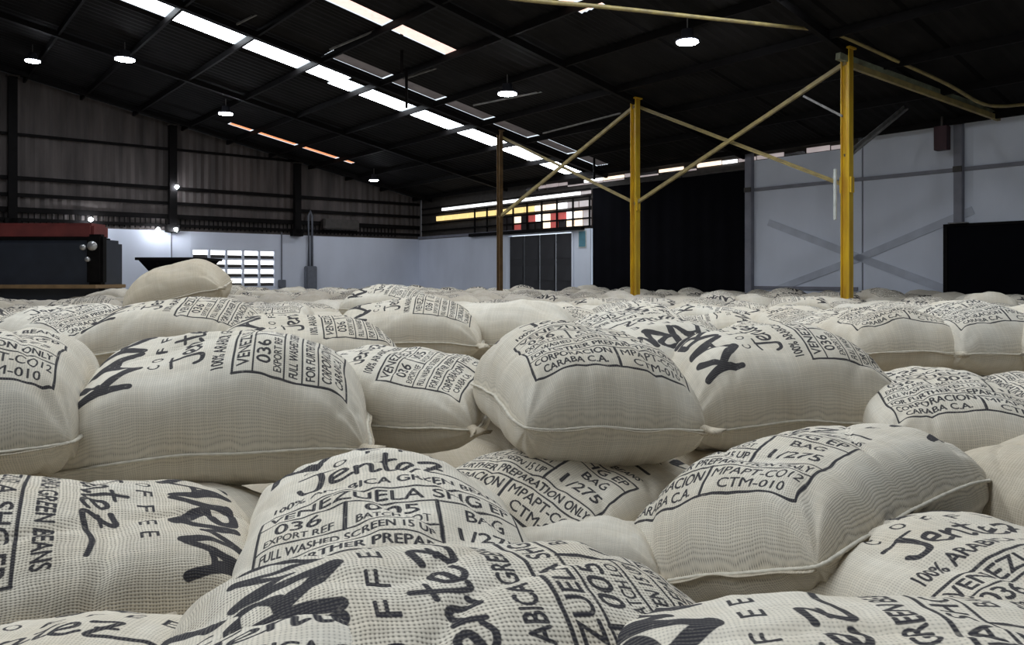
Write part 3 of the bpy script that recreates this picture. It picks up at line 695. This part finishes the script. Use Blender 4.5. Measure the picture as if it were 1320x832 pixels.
def sack_meshes(seed, nu, nv, wd_=.63, ln=.86, ht=.20, hb=.15, bend=.14, plain=False, fine=True, extras=True, m='burlap_fine'):
    V = []; F = []; UV = []
    def ss(i, n): return -1 + 2 * i / n
    top = {}; bot = {}
    for i in range(nu + 1):
        for j in range(nv + 1):
            top[i, j] = len(V); V.append(sack_point(ss(i, nu), ss(j, nv), 1, seed, wd_, ln, ht, hb, bend, fine))
    for i in range(nu + 1):
        for j in range(nv + 1):
            if i in (0, nu) or j in (0, nv): bot[i, j] = top[i, j]
            else: bot[i, j] = len(V); V.append(sack_point(ss(i, nu), ss(j, nv), -1, seed, wd_, ln, ht, hb, bend, fine))
    off = 3.0 if plain else 0.0
    for g, o_, flip in ((top, off, False), (bot, 3.0, True)):
        for i in range(nu):
            for j in range(nv):
                q = [(i, j), (i + 1, j), (i + 1, j + 1), (i, j + 1)]
                if flip: q = q[::-1]
                F.append([g[k] for k in q]); UV += [(k[0] / nu + o_, k[1] / nv) for k in q]
    me = bpy.data.meshes.new('sack_body'); me.from_pydata(V, [], F); me.materials.append(MAT[m])
    uvl = me.uv_layers.new(name='print'); uvl.data.foreach_set('uv', [c for p in UV for c in p])
    me.polygons.foreach_set('use_smooth', [True] * len(F)); me.update()
    # seam cord along the edge
    path = [top[i, 0] for i in range(nu)] + [top[nu, j] for j in range(nv)] + [top[i, nv] for i in range(nu, 0, -1)] + [top[0, j] for j in range(nv, 0, -1)]
    P = [V[k] for k in path]; n = len(P); ring = 5 if extras else 3; SV = []; SF = []
    rs = random.Random(seed)
    for k in range(n):
        d = (P[(k + 1) % n] - P[k - 1]).normalized(); out = Vector((d.y, -d.x, 0)).normalized()
        up = Vector((0, 0, 1)); c = P[k] + out * .004
        for r in range(ring):
            an = 2 * math.pi * r / ring; rad = .0058 + rs.uniform(-.0012, .0012)
            SV.append(c + out * math.cos(an) * rad * 1.3 + up * math.sin(an) * rad * .8)
    for k in range(n):
        for r in range(ring):
            SF.append((k * ring + r, k * ring + (r + 1) % ring, ((k + 1) % n) * ring + (r + 1) % ring, ((k + 1) % n) * ring + r))
    seam = mesh_from('seam', SV, SF, True); seam.materials.append(MAT['jute_thread'])
    hems = []; tufts = []
    if extras:
        for j, sg in ((0, -1), (nv, 1)):
            HV = []; HF = []
            for i in range(nu + 1):
                p = V[top[i, j]]; wv = noise.noise(Vector((p.x * 9, seed, sg))) * .012
                e = min(1, (1 - abs(2 * i / nu - 1)) * 8 + .4)
                for q, (dy, dz) in enumerate(((0, .002), (.009 * e, wv * .5), (.017 * e, wv))):
                    HV.append(p + Vector((0, sg * dy, dz - .1 * dy)))
                for q, (dy, dz) in enumerate(((0, -.002), (.009 * e, wv * .5), (.017 * e, wv))):
                    HV.append(p + Vector((0, sg * dy, dz - .1 * dy - .003)))
            for i in range(nu):
                for q in (0, 1):
                    HF.append((i * 6 + q, (i + 1) * 6 + q, (i + 1) * 6 + q + 1, i * 6 + q + 1))
                    HF.append((i * 6 + 3 + q, i * 6 + 4 + q, (i + 1) * 6 + 4 + q, (i + 1) * 6 + 3 + q))
                HF.append((i * 6 + 2, (i + 1) * 6 + 2, (i + 1) * 6 + 5, i * 6 + 5))
            hm = mesh_from('hem', HV, HF, True); hm.materials.append(MAT['burlap_tan'])
            l_ = hm.uv_layers.new(name='print')
            for lp in hm.loops: co = HV[lp.vertex_index]; l_.data[lp.index].uv = (3 + co.x / .8, co.y / 1.06)
            hems.append(hm)
        for (ci, cj, sx, sy) in ((0, 0, -1, -1), (nu, nv, 1, 1), (nu, 0, 1, -1), (0, nv, -1, 1)):
            c = V[top[ci, cj]]; TV = []; TF = []; nn = 10; rg = []
            dirv = Vector((sx, sy, 0)).normalized(); sidev = Vector((-dirv.y, dirv.x, 0))
            for k, (dd, rad, fl) in enumerate(((-.045, .030, .8), (-.012, .018, .8), (.010, .012, .9), (.030, .020, .5), (.052, .029, .35))):
                for r in range(nn):
                    an = 2 * math.pi * r / nn; rr_ = rad * 1.35 * (1 + .3 * math.sin(an * 3 + seed) * (k > 2))
                    TV.append(c + dirv * (dd + (.008 * math.sin(an * 2 + seed) if k > 2 else 0)) + sidev * math.cos(an) * rr_ + Vector((0, 0, math.sin(an) * rr_ * fl)))
            for k in range(4):
                for r in range(nn): TF.append((k * nn + r, k * nn + (r + 1) % nn, (k + 1) * nn + (r + 1) % nn, (k + 1) * nn + r))
            TF.append(tuple(range(4 * nn, 5 * nn)))
            tm = mesh_from('corner_tuft', TV, TF, True); tm.materials.append(MAT['burlap_tan'])
            l_ = tm.uv_layers.new(name='print')
            for lp in tm.loops: co = TV[lp.vertex_index]; l_.data[lp.index].uv = (3 + co.x / .8, co.y / 1.06 + co.z)
            tufts.append(tm)
    return me, seam, hems, tufts
def place(root, loc, yaw, pitch=0, roll=0, turn=0):
    root.matrix_world = Matrix.Translation(loc) @ Matrix.Rotation(R(pitch), 4, 'X') @ Matrix.Rotation(R(roll), 4, 'Y') @ Matrix.Rotation(R(yaw), 4, 'Z') @ Matrix.Rotation(R(turn), 4, 'Y')
HERO = []
def hero(px, py, d, yaw, label, pitch=0, roll=0, size=1.0, seed=None, res=(84, 108), tufts=(0, 1), turn=0, group='printed jute sacks in the front of the heap', **kw):
    seed = seed if seed is not None else len(HERO) + 11
    kw.setdefault('ht', .2); 
    me, sm_, hm_, tf_ = sack_meshes(seed, res[0], res[1], **kw)
    root = empty('jute_sack'); p = at(px, py, d)
    place(root, p, yaw, pitch, roll, turn); root.scale = (size, size, size)
    link('sack_body', me, root); link('seam', sm_, root)
    for h in hm_: link('hem', h, root)
    for k in tufts: link('corner_tuft', tf_[k], root)
    tag(root, label, 'sack', group); HERO.append((p.x, p.y, root)); return root
# centre pixel, centre depth, yaw of the reading direction
hero(292, 545, 2.42, 104, 'printed sack, brush word at left end, table right, long pale seam in front, upper left', 4, 0, 1.02, 11, tufts=(0, 3), ht=.28, hb=.16)
hero(742, 512, 2.45, 14, 'plump sack perched on another in the middle, printed table on top', 0, 5, 0.9, 12, tufts=(2,), ht=.25, hb=.20)
hero(990, 518, 3.05, 97, 'sack with brush word at left, pale seam in front, right of the perched middle sack', 4, 0, 1.02, 13, tufts=(0, 3), ht=.28, hb=.15)
hero(822, 466, 3.45, 200, 'sack behind perched middle sack, its brush word upside down', 4, 0, 1.0, 14, res=(60, 80))
hero(505, 520, 2.95, 78, 'sack with knotted corner tuft and upright table stripes, between perched and brush-word sacks', 4, -3, 0.95, 15, tufts=(0, 2), ht=.22)
hero(-40, 535, 2.25, 24, 'sack cut by left edge, printed table ending in CTM-010, upper of two', 3, -3, 1.05, 16, ht=.25, hb=.18)
hero(62, 772, 1.5, -62, 'sack in lower left corner region with open coarse weave and upside-down handwriting', 2, 3, 0.98, 17, res=(110, 140), ht=.21, m='burlap')
hero(500, 750, 1.6, 12, 'sack in lower middle whose whole printed table faces the camera, VENEZUELA on top row', 2, 3, 0.98, 58, res=(110, 140), ht=.22)
hero(632, 935, 1.0, 109, 'foreground sack across the bottom, brush word left and VENEZUELA row right', 3, 8, 0.98, 19, res=(120, 150), ht=.19, m='burlap')
hero(1035, 672, 1.95, -52, 'sack right of middle, table at its left end under the pale-seamed sack', 0, -3, 1.0, 20, turn=-20, res=(100, 130), ht=.22, m='burlap_mid')
hero(1310, 840, 1.42, 18, 'sack on right with handwriting above a table rising towards the right edge', 0, 0, 1.0, 21, res=(110, 140), ht=.20)
hero(1190, 1060, 0.8, 85, 'foreground sack in the lower right corner with huge brush word at left', 0, 3, 0.95, 22, res=(120, 150), ht=.20)
hero(20, 1012, 0.98, 2, 'sack peeking into lower left corner, top rows of small lettering', -2, 0, 0.8, 23, tufts=(), res=(100, 120))
hero(420, 1045, 0.82, 14, 'pale sack end in the bottom middle in front of the big brush word', 0, 0, 0.8, 24, tufts=(), res=(100, 120))
hero(735, 660, 2.25, -42, 'shaded sack lying beneath the perched middle sack, table running down to right', 3, 2, 1.0, 25, res=(84, 108), ht=.19)
hero(742, 712, 1.95, 80, 'small blank sack end with pale seam in the hollow below the perched sack', -6, 0, 0.5, 26, plain=True)
hero(1212, 550, 2.85, -10, 'sack near right edge with a tilted printed table facing the camera', 1, 2, 1.0, 27, ht=.2)
hero(1390, 558, 2.75, -100, 'sack cut by right edge at mid height, dark brush mark at its corner', 3, 0, 1.0, 28)
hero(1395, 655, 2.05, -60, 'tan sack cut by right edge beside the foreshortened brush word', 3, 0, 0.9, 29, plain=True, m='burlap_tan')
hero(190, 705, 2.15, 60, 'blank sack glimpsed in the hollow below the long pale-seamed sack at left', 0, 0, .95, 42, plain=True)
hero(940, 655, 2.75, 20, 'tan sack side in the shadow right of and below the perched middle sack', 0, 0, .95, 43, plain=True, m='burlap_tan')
# end-on row at right
hero(1040, 460, 4.45, 6, 'end-on plain sack leftmost of the row at right', -4, 0, 0.85, 31, res=(48, 60), plain=True, ht=.19)
hero(1136, 447, 4.15, -4, 'end-on sack second of the row at right, widest, lit top', -5, 0, 0.95, 32, res=(48, 60), ht=.22)
hero(1243, 447, 4.1, 4, 'end-on sack third of the row at right, brush word behind its crest', -4, 0, 0.95, 33, res=(48, 60), ht=.24)
hero(1355, 447, 4.0, -8, 'end-on plain sack cut by right edge, last of the row', -4, 0, 1.0, 34, res=(48, 60), plain=True, ht=.22)
hero(528, 430, 4.5, 92, 'pale sack with a curved seam facing the camera, behind the knotted sack', 3, 0, 1.0, 35, res=(48, 60))
hero(655, 430, 4.7, 80, 'plain smooth tan-sided sack behind the perched sack', 5, 0, 1.0, 36, res=(48, 60), plain=True)
hero(230, 380, 5.6, 100, 'raised sack lying askew on top of the heap before the block window', 8, -15, 0.82, 37, res=(60, 80), plain=True, m='burlap_tan', ht=.27, hb=.2)
hero(505, 398, 6.6, 80, 'small raised sack on the heap in front of the blue-lit wall', 3, 5, .9, 38, res=(40, 50))
hero(95, 440, 4.3, 60, 'crumpled sack behind the upper left-edge sack, dark brush mark', 4, 0, 1.0, 39, res=(60, 80))
hero(235, 440, 3.7, 96, 'sack showing only a printed arc behind the brush-word sack at left', 2, 0, 1.0, 40, res=(60, 80))
hero(395, 460, 3.6, 110, 'sack with crowded print stripes behind right end of left brush-word sack', 2, 4, 1.0, 41, res=(60, 80))

# field of sacks behind
rnd = random.Random(21)
VAR = []
for k in range(7):
    VAR.append(sack_meshes(60 + k, 30, 38, .64, .88, .20 + .01 * (k % 3), .15, .12, plain=(k in (2, 5)), fine=False, extras=False))
LOW = [sack_meshes(80 + k, 12, 16, .64, .88, .21, .14, .1, plain=(k == 1), fine=False, extras=False) for k in range(3)]
ANCH = [(60, 'navy machine'), (140, 'right end of the navy machine'), (205, 'black hopper'), (262, 'left part of the block window'), (325, 'right part of the block window'), (385, 'socket box'),
        (440, 'grey switch box'), (530, 'far wall corner'), (600, 'blue-lit wall'), (650, 'brown post'), (705, 'dark folding door'), (765, 'teal sign'), (820, 'middle yellow post'), (890, 'black tarpaulin'),
        (950, 'right edge of the tarpaulin'), (1010, 'wall post beside the tarpaulin'), (1065, 'first pale panel'), (1110, 'nearest yellow post'), (1165, 'crossed wall shadows'), (1225, 'left edge of the black door'), (9999, 'black door')]
ORD = ['first', 'second', 'third', 'fourth', 'fifth', 'sixth', 'seventh', 'eighth', 'ninth', 'tenth', 'eleventh', 'twelfth', 'thirteenth', 'fourteenth', 'fifteenth', 'sixteenth',
       'seventeenth', 'eighteenth', 'nineteenth', 'twentieth', 'twenty-first', 'twenty-second', 'twenty-third', 'twenty-fourth', 'twenty-fifth', 'twenty-sixth', 'twenty-seventh', 'twenty-eighth', 'twenty-ninth', 'thirtieth', 'thirty-first', 'thirty-second']
CNT = {}
def zone(px, d, prn):
    a = next(n for lim, n in ANCH if px < lim); k = CNT.get(a, 0); CNT[a] = k + 1
    return '%s sack, %s back in the rows below the %s' % ('printed' if prn else 'blank', ORD[min(k, 31)], a), 'jute sacks in the heap behind the front rows'
cells = []
y = 4.15
while y < 24:
    along = rnd.random() < .5
    st = .70; x = -.78 * y - rnd.uniform(0, .5)
    while x < .78 * y:
        lenwise = rnd.random() < .35      # long axis across the view
        xx = x + (.44 if lenwise else .31)
        P = Vector((xx, y + rnd.uniform(-.10, .10), 0)); w, l = P.dot(AW), P.dot(AL)
        x += .84 if lenwise else .60
        if w > WR - .5 or l > 24.5: continue
        if abs(P.x / P.y) > .66 + .45 / P.y: continue
        if y > 14 and P.x < -.55 * y: continue
        if any(abs(P.x - hx) < .5 and abs(P.y - hy) < .52 for hx, hy, _ in HERO): continue
        cells.append((P, lenwise))
    y += .66 if y < 8 else .74
cells.sort(key=lambda c: c[0].y)
NI = 300 - len(HERO)
stuffV = []; stuffF = []; stuffUV = []
def stack_height(x, y):
    base = -.56 + .05 * noise.noise(Vector((x * .35, y * .35, 2))) + .07 * noise.noise(Vector((x * 1.1, y * 1.1, 5)))
    if y > 7: base -= min(.06, (y - 7) * .01)
    return base
for i, (P, lenwise) in enumerate(cells):
    k = rnd.randrange(7); yaw = (90 if lenwise else 0) + rnd.gauss(0, 13) + (180 if rnd.random() < .5 else 0)
    z = CAMZ + stack_height(P.x, P.y) + (rnd.uniform(0.06, .13) if rnd.random() < .16 else rnd.uniform(-.03, .03))
    pitch = rnd.gauss(0, 5) + 2; roll = rnd.gauss(0, 5)
    if i < NI:
        root = empty('jute_sack'); place(root, (P.x, P.y, z), yaw, pitch, roll)
        me, sm_, _, _ = VAR[k]
        link('sack_body', me, root); link('seam', sm_, root)
        lab, grp = zone(HX + P.x / P.y * FPX, P.y, k not in (2, 5))
        tag(root, lab, 'sack', grp)
    else:
        me = LOW[rnd.randrange(3)][0]
        M = Matrix.Translation((P.x, P.y, z)) @ Matrix.Rotation(R(pitch), 4, 'X') @ Matrix.Rotation(R(roll), 4, 'Y') @ Matrix.Rotation(R(yaw), 4, 'Z')
        b0 = len(stuffV); stuffV += [M @ v.co for v in me.vertices]
        for p in me.polygons: stuffF.append([b0 + q for q in p.vertices]); 
        stuffUV += [c for q in me.uv_layers['print'].data for c in q.uv]
if stuffV:
    me = mesh_from('distant_sacks', stuffV, stuffF, True); me.materials.append(MAT['burlap_fine'])
    u = me.uv_layers.new(name='print'); u.data.foreach_set('uv', stuffUV)
    tag(link('distant_sacks', me), 'mass of jute sacks on the far crest of the heap, too many to pick apart', 'sacks', None, 'stuff')
# buried layers: one bumpy mass of sack backs beneath the visible sacks, down to the floor
V = []; F = []; nx, ny = 150, 190
def pillow(x, y, cx, cy, a, b):
    u = abs(x - cx) / a; v = abs(y - cy) / b
    return (max(1 - u ** 2, 0) ** .45) * (max(1 - v ** 2.4, 0) ** .45) if u < 1 and v < 1 else 0
def heap_z(x, y):
    gx = math.floor(x / .64); gy = math.floor(y / .86)
    t = pillow(x, y, (gx + .5) * .64, (gy + .5) * .86, .32, .43)
    slope = min(0, (y - 2.6) * .11)
    return CAMZ - 1.02 + .22 * t + slope + .03 * noise.noise(Vector((x * 3, y * 3, 0)))
xs = [-1 + 2 * i / nx for i in range(nx + 1)]
for j in range(ny + 1):
    yy = .1 + 20 * (j / ny) ** 1.5
    hwid = 1.0 + .85 * yy
    for i in range(nx + 1):
        x = xs[i] * hwid; P = Vector((x, yy, 0)); w = P.dot(AW)
        if w > WR - .15: P -= AW * (w - (WR - .15))
        V.append((P.x, P.y, max(.05, heap_z(x, yy))))
for j in range(ny):
    for i in range(nx): a = j * (nx + 1) + i; F.append((a, a + 1, a + nx + 2, a + nx + 1))
rim = [i for i in range(nx + 1)] + [j * (nx + 1) + nx for j in range(1, ny + 1)] + [ny * (nx + 1) + i for i in range(nx - 1, -1, -1)] + [j * (nx + 1) for j in range(ny - 1, 0, -1)]
base = len(V)
for k in rim: V.append((V[k][0], V[k][1], 0.0))
for k in range(len(rim)): q = (k + 1) % len(rim); F.append((rim[k], base + k, base + q, rim[q]))
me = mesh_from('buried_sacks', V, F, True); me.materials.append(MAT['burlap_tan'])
u = me.uv_layers.new(name='print')
vi = np.empty(len(me.loops), np.int32); me.loops.foreach_get('vertex_index', vi)
co = np.array(V, np.float32)[vi]; uvs = np.stack([3 + (co[:, 0] + co[:, 2]) / .8, co[:, 1] / 1.06], 1)
u.data.foreach_set('uv', uvs.ravel().astype(np.float32))
tag(link('buried_sacks', me), 'lower layers of the sack heap, seen only in the hollows', 'sacks', None, 'stuff')
for o in list(bpy.data.objects):
    if '_o' in o: del o['_o']
